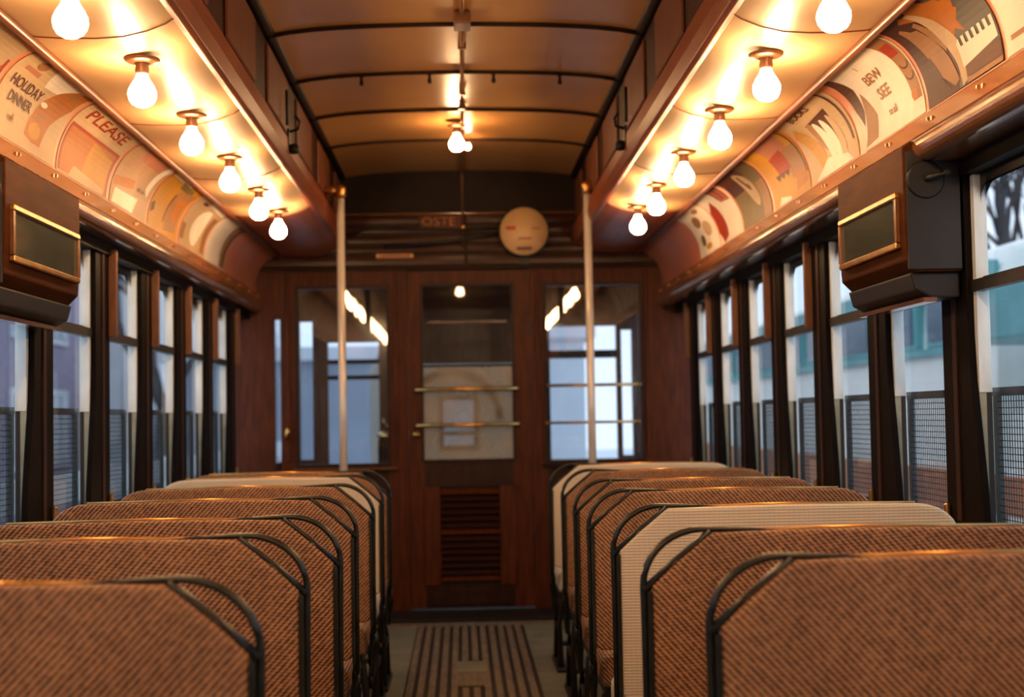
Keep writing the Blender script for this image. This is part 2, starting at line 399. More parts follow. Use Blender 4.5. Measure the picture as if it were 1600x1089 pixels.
for x in (-.40, -.115, .155, .435):
    st = empty('strap_stub', (x, 5.94, cz(x) - .012))
    bm = bmesh.new(); lathe(bm, [(.008, -.040), (.009, -.030), (.006, -.015), (.006, 0)], 10)
    obj('peg', bm, BATTM, st, local=True)
    bm = bmesh.new(); lathe(bm, [(.012, -.004), (.012, .002)], 10)
    obj('peg_plate', bm, BATTM, st, local=True)
    tag(st, 'short dark ceiling peg, %s of the four on one batten' % {-.40: 'leftmost', -.115: 'second from left', .155: 'second from right', .435: 'rightmost'}[x], 'peg', 'pegs on the second ceiling batten')
# ------------------------------------------------------------------ ceiling conduit and its lamp
cd = empty('ceiling_conduit', (.022, Y0, E+1.45))
T('conduit_pipe', [(.022, Y0, E+1.440), (.022, 8.36, E+1.440), (.022, 8.375, E+1.42), (.022, 8.378, E+1.00)], .0085, COPPER, cd)
B('junction_box', [(-.008, .053, 5.03, 5.15, E+1.405, E+1.452)], COPPER, cd, bevel=.006)
B('junction_box', [(-.005, .050, 3.2, 3.3, E+1.415, E+1.452)], COPPER, cd, bevel=.006)
bm = bmesh.new(); lathe(bm, [(.016, -.012), (.018, 0), (.014, .014)], 12, (.022, 8.372, E+1.115), 'z'); obj('pipe_coupling', bm, BRASS, cd)
for y in (4.6, 5.5, 6.3, 6.6, 7.2):
    B('pipe_clip', [(.006, .038, y-.02, y-.008, E+1.428, E+1.454)], COPPER, cd)
tag(cd, 'thin brown conduit pipe running along the ceiling centre and down the bulkhead', 'pipe')
sc_ = empty('paper_scrap', (.27, 7.965, 0))
bm = bmesh.new(); prism(bm, [(.235,7.955),(.262,7.972),(.31,7.968),(.295,7.950),(.26,7.945)], .001, .006, 'z')
obj('scrap', bm, paper((.50,.42,.30)), sc_)
tag(sc_, 'small pale paper scrap on the floor before the bulkhead door', 'litter')
# ------------------------------------------------------------------ lamps
def bulb_bm(sc=1.0):
    bm = bmesh.new()
    prof = [(.013,.048),(.0135,.036),(.018,.026),(.0265,.013),(.0325,0),(.0335,-.010),(.031,-.021),(.0245,-.031),(.014,-.0375),(.002,-.0395)]
    lathe(bm, [(r*sc, h*sc) for r, h in prof], 18); return bm
def make_lamp():
    r = empty('ceiling_lamp')
    obj('bulb', bulb_bm(1.13), BULBM, r, local=True)
    bm = bmesh.new(); lathe(bm, [(.010,.040),(.0165,.046),(.019,.052),(.017,.068),(.022,.074)], 16); obj('socket', bm, COPPER, r, local=True)
    bm = bmesh.new(); lathe(bm, [(.020,.072),(.040,.076),(.047,.081),(.047,.085)], 20); obj('canopy', bm, COPPER, r, local=True)
    return r
lampY = [3.06, 3.75, 4.44, 5.17, 5.91, 6.54]
unseenY = [2.36, 1.66, .96, .26, -.44, -1.14, -1.84, -2.54]  # bulbs out of view, added to light the nearest seats
ordn = ['nearest', 'second', 'third', 'fourth', 'fifth', 'farthest']
proto = None
LB = {-1: ['nearest one, cut by the top edge of the photo', 'second one, above the HOLIDAY card', 'third one, beside the PLEASE card', 'fourth one, beside the dusty tan card', 'fifth one, second from the far end', 'sixth and last, lowest and nearest the bulkhead'],
      1: ['nearest one, cut by the top edge beside the piano card', 'second one, beside the card with a red chip', 'third one, beside the grey picture card', 'fourth one, beside the yellow and red card', 'fifth one, second from the far end', 'sixth and last, lowest and nearest the bulkhead']}
for s in (-1, 1):
    for i, y in enumerate(lampY + unseenY):
        if proto is None: proto = r = make_lamp()
        else: r = copy_tree(proto)
        r.location = (s*.83, y, E+.872)
        if i < 6: tag(r, 'bare bulb on %s ceiling, %s' % (SIDE[s], LB[s][i]), 'ceiling lamp', 'bare bulbs along the deck ceilings')
        else: tag(r, 'unseen bare bulb on a deck ceiling, added to light the near seats', 'ceiling lamp', 'unseen bulbs added to light the near seats')
r = copy_tree(proto); r.location = (-.005, 6.95, E+1.345)
tag(r, 'lit bare bulb hanging from the high central ceiling below the conduit', 'ceiling lamp')
r = copy_tree(proto); r.location = (-.005, 1.5, E+1.345)
tag(r, 'lit bare bulb on the high central ceiling behind the camera', 'ceiling lamp')
gl = empty('signal_lamp', (.052, 7.35, E+1.40))
bm = bmesh.new(); lathe(bm, [(.004,-.018),(.013,-.012),(.016,0),(.012,.012),(.008,.018)], 14); o = obj('globe', bm, BULBM, gl, local=True)
bm = bmesh.new(); lathe(bm, [(.010,.016),(.012,.040)], 12); obj('socket', bm, COPPER, gl, local=True)
tag(gl, 'tiny lit globe just right of the central ceiling bulb', 'signal lamp')
# ------------------------------------------------------------------ seats
def make_seat(side, W_, kind):
    """local frame: origin on floor under the aisle edge of the backrest, +x to the window (mirrored for the left)"""
    s = side; r = empty('car_seat')
    body = RATW if kind == 'pale' else (RATR if s > 0 else RATL)
    zt, zb = .925, .475; ch = .125; cv = .098; rr = .10
    out = [(.010, zb+.01), (.010, zt-cv), (ch, zt), (W_*.5, zt+.004)]
    out += [(W_-rr+rr*math.sin(math.radians(a)), zt-rr*.75+rr*.75*math.cos(math.radians(a))) for a in range(0, 91, 15)]
    out += [(W_, zb+.03), (W_-.02, zb), (.03, zb)]
    bm = bmesh.new(); prism(bm, [(s*u, v) for u, v in out], -.022, .022)
    obj('backrest', bm, body, r, bevel=.009, local=True, seg=3)
    # dark tubular frame: up the aisle side, round the corner, tapering onto the top edge
    pts = [(0, .42), (0, .60), (-.001, .76), (-.002, zt-cv-.01)]
    for a in range(0, 91, 10):
        t = math.radians(a); pts.append((.112 - .114*math.cos(t), zt-.098 + .104*math.sin(t)))
    rad = [.0068]*4 + [.0068]*8 + [.0065, .0058]
    pts += [(.15, zt+.005), (.19, zt+.004), (.25, zt+.002)]; rad += [.0055, .004, .002]
    bm = bmesh.new(); tube(bm, [(s*u, 0, v) for u, v in pts], rad, 8, flat=(Vector((0,1,0)), 1.7))
    obj('frame_bar', bm, METALB, r, local=True)
    bm = bmesh.new(); tube(bm, [(s*-.001, -.004, zt-cv-.008), (s*.055, -.004, zt-.052), (s*ch, -.004, zt+.002)], [.0068,.0038,.0058], 8, flat=(Vector((0,1,0)), 3.0))
    obj('corner_bar', bm, METALB, r, local=True)
    bm = bmesh.new(); tube(bm, [(s*ch, 0, zt+.002), (s*(W_*.5), 0, zt+.006), (s*(W_-.1), 0, zt+.002)], .0035, 6)
    obj('top_glint', bm, BRASS, r, local=True)  # brass line stands in for the lamplit highlight on the top edge
    # edge strip down the panel
    bm = bmesh.new(); bx(bm, *sorted((s*.003, s*.012)), -.026, .026, zb-.01, zt-cv-.01); obj('edge_strip', bm, METALB, r, local=True)
    # cushion
    bm = bmesh.new(); bx(bm, *sorted((s*.03, s*W_)), .02, .47, .355, .455)
    obj('cushion', bm, body, r, bevel=.035, local=True, seg=4)
    bm = bmesh.new(); bx(bm, *sorted((s*.05, s*W_)), .05, .44, .315, .356); obj('seat_base', bm, BLACK, r, local=True)
    # cast aisle leg
    bm = bmesh.new()
    tube(bm, [(s*.045, .06, .33), (s*.04, .14, .20), (s*.04, .10, .02)], [.014,.011,.015], 8)
    tube(bm, [(s*.045, .42, .33), (s*.04, .34, .20), (s*.04, .38, .02)], [.014,.011,.015], 8)
    tube(bm, [(s*.04, .13, .19), (s*.04, .24, .165), (s*.04, .35, .19)], .009, 8)
    obj('leg_frame', bm, BLACK, r, local=True)
    bm = bmesh.new(); bx(bm, *sorted((s*.02, s*.065)), .05, .43, 0, .02); obj('foot_plate', bm, BLACK, r, bevel=.004, local=True, seg=1)
    # link arm from the back to the base
    bm = bmesh.new(); tube(bm, [(0, 0, .46), (s*.01, .06, .42), (s*.02, .20, .30)], [.012,.012,.010], 8)
    tube(bm, [(s*.0, .0, .44), (s*-.004, -.03, .40), (s*.015, .10, .28)], .009, 8)
    obj('link_arm', bm, METALB, r, local=True)
    bm = bmesh.new(); lathe(bm, [(.022,-.008),(.026,0),(.022,.008)], 14, (s*.018, .20, .30), 'x'); obj('pivot_disc', bm, METALB, r, local=True)
    bm = bmesh.new(); tube(bm, [(s*.06, .25, .10), (s*(W_-.04), .25, .10)], .012, 8); obj('foot_rail', bm, BLACK, r, local=True)
    return r
Rs = [(2.175,.374),(2.70,.340),(3.40,.357),(4.12,.362),(4.78,.374),(5.63,.392),(6.34,.386)]
Ls = [(2.03,.290),(2.76,.304),(3.27,.284),(4.04,.304),(4.78,.302),(5.51,.312),(5.99,.308)]
LR = ['brown rattan two-person seat, nearest of the right row, its back filling the lower right corner',
      'brown rattan two-person seat directly in front of a pale back, second in the right row',
      'pale cream ribbed seat, the large bright one in the right row, third from the camera',
      'brown rattan seat just beyond the large pale right seat',
      'brown rattan seat in the right row, second beyond the large pale one',
      'brown rattan seat in the right row, just before the small far pale one',
      'pale cream ribbed seat at the far end of the right row']
LL = ['brown rattan two-person seat, nearest of the left row, its back filling the lower left corner',
      'brown rattan two-person seat, second in the left row from the camera',
      'brown rattan seat, third in the left row, its back rising behind the second',
      'brown rattan seat, fourth in the left row',
      'brown rattan seat, fifth in the left row, directly before the pale one',
      'pale cream ribbed seat, the only light one in the left row',
      'brown rattan seat at the far end of the left row, beyond the pale one']
protos = {}
for s, rows, labs in ((1, Rs, LR), (-1, Ls, LL)):
    for i, (y, x) in enumerate(rows):
        kind = 'pale' if (s, i) in ((1,2),(1,6),(-1,5)) else 'brown'
        wd = (1.190 - .362) if s > 0 else (1.150 - .300)
        if (s, kind) not in protos: protos[(s, kind)] = r = make_seat(s, wd, kind)
        else: r = copy_tree(protos[(s, kind)])
        r.location = (s*x, y, .0)
        tag(r, labs[i], 'seat', 'two-person seats in the %s row' % SIDE[s])
# ------------------------------------------------------------------ front bulkhead
K = (YB - .01) / F
def bz(px, py):   # position on the bulkhead plane
    dx, dy = px - 722, py - 650
    return (dx - dy*sr) * K, E - (dy + dx*sr) * K
wb = struct(empty('wall_front', (0, YB, 0)))
yA, yBk = YB, YB + .05
zt, zbm = 1.915, .885
Lx = (-.955, -.437); Dx = (-.225, .300); Rx = (.505, 1.060)
HX = 1.40
def wbx(name, bs, m, dy=0, **kw): return B(name, [(a, b, yA-dy, yBk, c, d) for a, b, c, d in bs], m, wb, **kw)
wbx('left_stile', [(-HX, -1.098, 0, 2.02), (-1.062, Lx[0], 0, 2.02), (-1.098, -1.062, 0, .84), (-1.098, -1.062, 1.74, 2.02)], WOODB)
B('slot_pane', [(-1.098, -1.062, yA+.018, yA+.022, .84, 1.74)], BGLASS, wb)
wbx('mullion', [(Lx[1], -.315, 0, 2.02)], WOODB, bevel=0)
wbx('mullion', [(.415, Rx[0], 0, 2.02)], WOODB)
wbx('right_stile', [(Rx[1], HX, 0, 2.02)], WOODB)
wbx('window_rail', [(Lx[0], Lx[1], zt, 2.02)], WOODB)
wbx('window_rail', [(Rx[0], Rx[1], zt, 2.02)], WOODB)
wbx('lower_panel', [(Lx[0], Lx[1], 0, zbm), (Rx[0], Rx[1], 0, zbm)], WOOD)
for a, b in ((Lx[0], Lx[1]), (Rx[0], Rx[1])):
    B('sash_bead', [(a-.02, a, yA-.012, yA, zbm-.02, zt+.02), (b, b+.02, yA-.012, yA, zbm-.02, zt+.02), (a, b, yA-.012, yA, zt, zt+.02), (a, b, yA-.012, yA, zbm-.02, zbm)], WOOD, wb)
    B('pane', [(a, b, yA+.018, yA+.022, zbm, zt)], BGLASS, wb)
B('ledge', [(-.99, -.385, yA-.05, yA, .845, .862)], RAILM, wb, bevel=.005, seg=1)
B('ledge', [(.47, 1.09, yA-.03, yA, .845, .862)], WOOD, wb, bevel=.005, seg=1)
# vertical raised mouldings
for x in (-1.018, -.385, .455, 1.10):
    B('moulding', [(x-.012, x+.012, yA-.012, yA, .9, 2.01)], WOODB, wb, bevel=.004, seg=1)
# bright slot at the far left corner
# header: lintel, planks, dark upper board
B('lintel', [(-HX, HX, yA-.022, yBk, 2.02, 2.036)], BATTM, wb)
pz = [2.038, 2.115, 2.170, 2.228, 2.285, 2.352]
for a, b in zip(pz, pz[1:]):
    bm = bmesh.new()
    prism(bm, [(-.002, a+.003), (-.010, a+.012), (-.012, (a+b)/2), (-.010, b-.012), (-.002, b-.003), (.04, b-.003), (.04, a+.003)], -HX, HX, 'x')
    bmesh.ops.translate(bm, verts=bm.verts, vec=(0, yA, 0))
    obj('header_plank', bm, PLANKM, wb)
B('header_backing', [(-HX, HX, yA+.006, yBk, 2.036, 2.36)], BLACK, wb)
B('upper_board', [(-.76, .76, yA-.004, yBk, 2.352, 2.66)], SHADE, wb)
B('upper_moulding', [(-.70, .70, yA-.02, yA, 2.346, 2.358)], RAILM, wb, bevel=.004, seg=1)
B('seam_strip', [(.028, .048, yA-.018, yA, 2.02, 2.345)], BATTM, wb)
# brass bars across the panes
def bar(px0, px1, py0, py1, lab, r=.0125):
    x0, z0 = bz(px0, py0); x1, z1 = bz(px1, py1); z = (z0+z1)/2
    o = empty('guard_bar', ((x0+x1)/2, yA-.05, z))
    T('rod', [(x0, yA-.052, z), (x1, yA-.052, z)], r, BRASS, o)
    for x in (x0+.012, x1-.012): T('bracket', [(x, yA-.052, z), (x, yA-.002, z)], .009, BRASS, o)
    for x in (x0, x1):
        bm = bmesh.new(); lathe(bm, [(.004,-.006),(.012,-.003),(.012,.003),(.004,.006)], 10, (x, yA-.052, z), 'x'); obj('end_knob', bm, BRASS, o)
    tag(o, lab, 'rail', 'brass bars across the bulkhead glass')
bar(650, 808, 609, 607, 'upper brass bar across the centre door glass')
bar(652, 810, 666, 661, 'lower brass bar across the centre door glass')
bar(855, 1000, 603, 600, 'upper thin brass bar across the right bulkhead window', .0095)
bar(853, 998, 661, 658, 'lower thin brass bar across the right bulkhead window', .008)
# centre door
dr = struct(empty('door_1', (.04, YB, 0)))
dx0, dx1 = -.312, .412; a, b = Dx
B('door_stile', [(dx0, a, yA+.004, yBk, .03, 2.015)], WOODB, dr)
B('door_stile', [(b, dx1, yA+.004, yBk, .03, 2.015)], WOODB, dr)
B('door_rail', [(a, b, yA+.004, yBk, 1.925, 2.015)], WOODB, dr)
B('door_rail', [(a, b, yA+.004, yBk, .74, .90)], WOOD, dr)
B('door_rail', [(a, b, yA+.004, yBk, .03, .16)], WOOD, dr)
B('door_bead', [(a-.015, a, yA-.008, yA+.004, .885, 1.94), (b, b+.015, yA-.008, yA+.004, .885, 1.94), (a, b, yA-.008, yA+.004, 1.925, 1.94), (a, b, yA-.008, yA+.004, .885, .90)], WOOD, dr)
B('pane', [(a, b, yA+.020, yA+.024, 1.455, 1.925)], BGLASS, dr)
B('misted_pane', [(a, b, yA+.020, yA+.024, .90, 1.445)], HGLASS, dr)
B('glazing_bar', [(a, b, yA+.012, yA+.03, 1.445, 1.457)], SHADE, dr)
B('glazing_bar', [(a+.03, b-.03, yA+.03, yA+.045, 1.705, 1.718)], RAILM, dr)
B('louver_frame', [(-.235, -.135, yA-.004, yA+.01, .16, .74), (.215, .315, yA-.004, yA+.01, .16, .74)], WOODB, dr, bevel=.003, seg=1)
for i in range(14):
    z = .19 + i*.039
    m = WOODB if i in (0, 7, 13) else WOOD
    bm = bmesh.new(); prism(bm, [(yA+.0, z), (yA+.004, z-.004), (yA+.034, z+.026), (yA+.030, z+.030)], -.135, .215, 'x')
    for v in bm.verts: pass
    obj('louver', bm, m, dr)
B('louver_backing', [(a, b, yA+.036, yBk, .16, .74)], BLACK, dr)
B('kick_plate', [(-.20, .28, yA-.006, yA+.004, .05, .12)], WOOD, dr, bevel=.002, seg=1)
bm = bmesh.new(); lathe(bm, [(.005,-.05),(.020,-.042),(.022,-.03),(.010,-.018),(.014,0)], 14, (-.27, yA+.004, 1.05), 'y'); obj('door_knob', bm, BRASS, dr)
B('hinge', [(.400, .412, yA-.01, yA+.004, 1.62, 1.70), (.400, .412, yA-.01, yA+.004, .4, .48)], BLACK, dr)
# number plate letters and brass plate, fare register
x, z = bz(690, 346)
pl = empty('name_plate', (x, yA-.014, z))
B('plate', [(x-.135, x+.125, yA-.018, yA-.011, z-.040, z+.040)], WOODB, pl, bevel=.003, seg=1)
def text_mesh(txt, size):
    c = bpy.data.curves.new('t', 'FONT'); c.body = txt; c.size = size; c.align_x = 'CENTER'; c.align_y = 'CENTER'; c.resolution_u = 3; c.offset = .018*size
    o = bpy.data.objects.new('t', c); COL.objects.link(o)
    dg = bpy.context.evaluated_depsgraph_get(); me = bpy.data.meshes.new_from_object(o.evaluated_get(dg))
    bpy.data.objects.remove(o); return me
def flat_text(name, txt, size, m, x, y, z, parent, sx=1.0):
    me = text_mesh(txt, size); bm = bmesh.new(); bm.from_mesh(me)
    for v in bm.verts: v.co = Vector((x + v.co.x*sx, y, z + v.co.y))
    ext = bmesh.ops.extrude_face_region(bm, geom=list(bm.faces)); vs = [e for e in ext['geom'] if isinstance(e, bmesh.types.BMVert)]
    bmesh.ops.translate(bm, verts=vs, vec=(0, -.002, 0))
    return obj(name, bm, m, parent)
flat_text('lettering', 'OSTE', .075, TRIMM, x-.02, yA-.018, z, pl, 1.15)
tag(pl, 'dim brown lettered plate on the bulkhead left of the conduit', 'plate')
x, z = bz(616, 400)
pb = empty('small_plate', (x, yA-.016, z))
B('plate', [(x-.112, x+.112, yA-.020, yA-.012, z-.017, z+.017)], TRIMM, pb, bevel=.004, seg=1)
bm = bmesh.new()
for q in (-.1, .1): lathe(bm, [(.005, -.024), (.006, -.018)], 8, (x+q, yA, z), 'y')
obj('screws', bm, BRASS, pb)
tag(pb, 'small glowing orange-brown plate above the left bulkhead window', 'plate')
x, z = bz(818, 362)
fr = empty('fare_register', (x, yA-.06, z))
bm = bmesh.new(); lathe(bm, [(.144,-.000),(.150,-.02),(.151,-.05),(.148,-.072),(.143,-.074),(.142,-.068)], 40, (x, yA, z), 'y'); obj('case', bm, BLACK, fr)
bm = bmesh.new(); lathe(bm, [(.141,-.060),(.141,-.071),(.001,-.0715)], 40, (x, yA, z), 'y'); obj('dial', bm, FACE, fr)
RED = mat('register_red', (.62,.05,.03), .4); BRN = mat('register_brown', (.16,.06,.03), .5); BR2 = mat('register_tan', (.40,.17,.08), .5)
B('red_window', [(x-.105, x-.048, yA-.075, yA-.070, z+.008, z+.032)], RED, fr, bevel=.002, seg=1)
B('counter_window', [(x+.045, x+.095, yA-.075, yA-.070, z+.008, z+.024)], BR2, fr, bevel=.002, seg=1)
B('lower_label', [(x-.045, x+.045, yA-.075, yA-.070, z-.112, z-.092)], BRN, fr, bevel=.002, seg=1)
B('middle_label', [(x-.035, x+.045, yA-.0735, yA-.070, z-.050, z-.036)], BR2, fr)
bm = bmesh.new()
for a_ in range(0, 360, 30):
    t = math.radians(a_); cx, cz_ = x+.125*math.cos(t), z+.125*math.sin(t); bx(bm, cx-.003, cx+.003, yA-.073, yA-.070, cz_-.003, cz_+.003)
obj('rim_ticks', bm, BR2, fr)
B('mount', [(x-.03, x+.03, yA-.02, yA-.005, z-.19, z-.15)], BLACK, fr)
rod = [bz(600, 386), bz(700, 378), bz(745, 370), bz(785, 362)]
T('pull_rod', [(p[0], yA-.045, p[1]) for p in rod], .010, BLACK, fr)
rod = [bz(545, 368), bz(580, 357), bz(700, 359), bz(785, 357)]
T('pull_rod', [(p[0], yA-.04, p[1]) for p in rod], .007, BLACK, fr)
tag(fr, 'round cream dial in a dark rim on the bulkhead above the door', 'fare register')
# bright lamp reflection at far left, stood in for by a brass lever
x, z = bz(451, 676)
lv = empty('glint_lever', (x, yA-.04, z))
T('lever', [(x, yA-.04, z-.04), (x+.004, yA-.045, z), (x+.012, yA-.04, z+.035)], [.010,.014,.012], BRASS, lv)
T('stem', [(x, yA-.04, z-.035), (x, yA, z-.045)], .007, BRASS, lv)
tag(lv, 'small brass lever in place of a lamp reflection on the bulkhead, below the left corner', 'handle')
# grab poles
for s, px, pe in ((-1, -.614, -.705), (1, .672, .738)):
    yp = 7.37; zt_ = E + (1.178 if s < 0 else 1.186)
    r = empty('grab_pole', (px, yp, 0))
    T('pole', [(px, yp, .02), (px, yp, zt_)], .0205, STEEL, r, n=14)
    bm = bmesh.new(); lathe(bm, [(.022,-.04),(.031,-.026),(.033,0),(.030,.022),(.012,.030)], 14, (px, yp, zt_)); obj('top_fitting', bm, BRASS, r)
    T('arm', [(px, yp, zt_+.004), (pe, yp, zt_+.004)], .022, BRASS, r, n=12)
    bm = bmesh.new(); lathe(bm, [(.04,0),(.04,.008),(.022,.016)], 16, (px, yp, .0)); obj('floor_flange', bm, BRASS, r)
    tag(r, 'tall vertical grab pole standing before the %s bulkhead window' % SIDE[s], 'pole')
# ------------------------------------------------------------------ side boxes under the trim
for s in (1, -1):
    ya, yb = (3.57, 4.20) if s > 0 else (3.58, 4.28)
    X = XW[s]; xi = 1.135
    r = empty('sign_box', (s*1.2, (ya+yb)/2, 1.46))
    bm = bmesh.new()
    prism(bm, [(s*(X-.005), 1.50), (s*(xi+.035), 1.50), (s*(xi+.005), 1.53), (s*xi, 1.60), (s*xi, E+.668), (s*(xi+.02), E+.682), (s*(X-.005), E+.682)], ya, yb)
    obj('box', bm, BOXM, r, bevel=.006)
    g0, g1 = ya+.055, yb-.05; z0, z1 = 1.580, 1.694
    xf = s*(xi-.002)
    def fb(n_, y0, y1, q0, q1, m, d0=-.004, d1=.012, bev=.003):
        aa, bb = sorted((s*(xi-d0), s*(xi-d1))); B(n_, [(aa, bb, y0, y1, q0, q1)], m, r, bevel=bev, seg=1)
    fb('frame_strip', g0-.012, g1+.012, z1, z1+.016, BRASS)
    fb('frame_strip', g0-.012, g1+.012, z0-.016, z0, BRASS)
    fb('frame_strip', g0-.014, g0, z0, z1, RAILM); fb('frame_strip', g1, g1+.014, z0, z1, RAILM)
    fb('sign_glass', g0, g1, z0, z1, mat('dark_sign_glass', (.05,.06,.05), .08, var=.2), -.002, .004, 0)
    # roller housing below the box
    bm = bmesh.new(); prism(bm, [(s*(X-.005), 1.435), (s*(xi+.07), 1.435), (s*(xi+.03), 1.455), (s*(xi+.018), 1.50), (s*(X-.005), 1.50)], ya+.02, yb-.02)
    obj('lower_housing', bm, BLACK, r, bevel=.006)
    B('lower_lip', [tuple(sorted((s*(xi+.05), s*(xi+.085)))) + (ya+.02, yb-.02, 1.424, 1.436)], RAILM, r)
    # crank on the near end
    bm = bmesh.new(); lathe(bm, [(.045,-.012),(.05,-.006),(.05,0)], 20, (s*(xi+.055), ya, 1.735), 'y'); obj('crank_disc', bm, BLACK, r)
    T('crank', [(s*(xi+.055), ya-.008, 1.735), (s*(xi+.055), ya-.03, 1.735), (s*(xi+.095), ya-.034, 1.745), (s*(xi+.095), ya-.06, 1.745)], .007, BLACK, r)
    B('end_shade', [tuple(sorted((s*(xi+.006), s*(X-.006)))) + (ya-.006, ya+.002, 1.505, E+.655)], BLACK, r, bevel=.002, seg=1)  # thin black sheet over the wooden end, its shade put into colour
    tag(r, 'varnished wooden sign box with dark glass mounted on the %s window pillars' % SIDE[s], 'sign box')
# ------------------------------------------------------------------ advertising cards
def card(s, y0, y1, base, shapes, texts, label):
    """u runs left to right as a passenger facing the wall reads it, v bottom to top"""
    Lc = y1 - y0
    def mp(u, v, off): 
        y = (y1 - u*Lc) if s > 0 else (y0 + u*Lc)
        x, z = cove_pt(s, .015 + v*.945, off); return Vector((x, y, z))
    r = empty('advertising_card', mp(.5, .5, .001))
    def curved(bm, off):
        for q in range(1, 16):
            bmesh.ops.bisect_plane(bm, geom=list(bm.verts)+list(bm.edges)+list(bm.faces), plane_co=(0, q/16, 0), plane_no=(0, 1, 0))
        for v in bm.verts: v.co = mp(v.co.x, v.co.y, off + v.co.z)
    bm = bmesh.new(); bx(bm, 0, 1, 0, 1, 0, .0015); curved(bm, .001)
    obj('card_sheet', bm, paper(base), r, smooth=False)
    for li, sh in enumerate(shapes):
        c, poly = sh[0], sh[1]; off = .0029 + .00015*li
        bm = bmesh.new(); vs = [bm.verts.new((min(max(u, .004), .996), min(max(v, .004), .996), 0)) for u, v in poly]
        f = bm.faces.new(vs); curved(bm, off)
        # face the aisle
        obj(sh[2] if len(sh) > 2 else 'printed_shape', bm, paper(c), r)
    for (txt, u, v, h, c, wx) in texts:
        me = text_mesh(txt, 1.0); bm = bmesh.new(); bm.from_mesh(me)
        for vt in bm.verts: vt.co = Vector((u + vt.co.x*h*wx*.33/Lc, v + vt.co.y*h, 0))
        curved(bm, .0029 + .00015*len(shapes) + .00015); obj('lettering', bm, paper(c), r)
    tag(r, label, 'advertising card', 'advertising cards in the %s cove' % SIDE[s])
    return r
def rect(u0, v0, u1, v1): return [(u0, v0), (u1, v0), (u1, v1), (u0, v1)]
def ell(cu, cv, a, b, rot=0, n=22):
    o = []
    for j in range(n):
        t = 2*math.pi*j/n; x, y = a*math.cos(t), b*math.sin(t); cr, s_ = math.cos(rot), math.sin(rot)
        o.append((cu + x*cr - y*s_, cv + x*s_ + y*cr))
    return o
WH=(.58,.53,.46); CR=(.38,.27,.16); TAN=(.23,.11,.045); OR=(.30,.10,.012); YE=(.36,.17,.012); BR=(.06,.014,.006); MA=(.040,.009,.008); RD=(.24,.025,.010); GR=(.07,.065,.06); OL=(.11,.075,.026); PK=(.30,.12,.075)
card(1, 2.44, 3.03, WH, [(TAN, rect(.05,.1,.6,.14)), (TAN, rect(.05,.82,.5,.88))], [('FRESH', .4, .62, .2, TAN, 1.1), ('EVERY DAY', .45, .35, .12, TAN, 1)], 'near white card cut by the top right corner of the photo')
keys = [(.50,.16),(.97,.16),(.985,.36)]
kk = []
for j in range(14):
    u1 = .985 - j*.0345; kk += [(u1, .36 if j % 2 == 0 else .285), (u1-.0345, .36 if j % 2 == 0 else .285)]
card(1, 3.05, 3.555, MA, [
    (GR, [(.45,0),(1,0),(1,1),(.60,1)]), (MA, [(0,.6),(.3,.5),(.5,1),(0,1)]),
    (OR, [(.20,.86),(.27,.93),(.33,.86),(.40,.99),(.52,.99),(.58,.86),(.66,.82),(.70,.68),(.74,.60),(.66,.52),(.68,.40),(.60,.46),(.54,.40),(.50,.52),(.44,.60),(.42,.74),(.34,.76),(.28,.80)]),
    (OR, [(.66,.72),(.80,.99),(.90,.99),(.74,.66),(.68,.58)]), 
    (TAN, [(.10,.78),(.14,.80),(.20,.70),(.26,.68),(.40,.30),(.46,.08),(.40,.05),(.20,.22),(.13,.55)]), (TAN, [(.26,.74),(.31,.76),(.44,.42),(.40,.34),(.32,.52)]),
    (CR, [(.31,.90),(.36,.90),(.47,.66),(.56,.40),(.60,.05),(.50,.0),(.47,.20),(.40,.45),(.35,.72)]), (MA, [(.16,.36),(.18,.40),(.27,.12),(.36,.05),(.32,.03),(.2,.08)]),
    (BR, rect(.56,.05,.995,.18)), (WH, [(.54,.14)] + [(.98,.20)] + [(u, v+.02) for u, v in kk if u > .55] + [(.53,.34)]), (TAN, rect(.56,.0,1,.045))],
    [], 'dark card with two pale hands, an orange figure and white piano keys')
card(1, 3.58, 4.12, WH, [
    (BR, [(0,.40),(.0,.98),(.09,.98),(.17,.62),(.13,.36),(.06,.22)]), (TAN, [(.02,.02),(.14,.36),(.20,.55),(.30,.25),(.24,.05)]),
    (TAN, [(.80,.98),(.99,.98),(.985,.15),(.86,.15),(.84,.60)]), (RD, rect(.84,.62,.96,.80)), (BR, ell(.92,.50,.055,.05)), (TAN, ell(.92,.515,.045,.045)), (BR, ell(.92,.38,.055,.05)), (TAN, ell(.92,.395,.045,.045)), (OR, ell(.90,.20,.05,.05))],
    [('I', .44, .80, .11, TAN, 1), ('BEW', .50, .60, .17, TAN, 1.2), ('SEE', .52, .40, .17, TAN, 1.2), ('to all', .55, .20, .10, TAN, 1)], 'white card with faint lettering and a red chip on its tan right edge')
card(1, 4.19, 4.75, CR, [
    (BR, [(.30,.66),(.76,.70),(.66,.10),(.40,.35)]), (TAN, ell(.40,.46,.07,.22,.3)), (WH, ell(.50,.34,.06,.30,.25)), (WH, ell(.62,.32,.06,.30,.2)), (CR, ell(.74,.34,.05,.28,.15)),
    (YE, [(.0,.60),(.10,.74),(.36,.34),(.44,.0),(.30,.0),(.14,.36)]), (WH, [(.10,.0),(.40,.18),(.8,.10),(.9,0)]), (BR, [(.90,.95),(.93,.95),(.96,.2),(.93,.2)])],
    [('BOOKS', .42, .86, .16, BR, 1.3)], 'tan card with dark picture of pale fingers and a yellow corner')
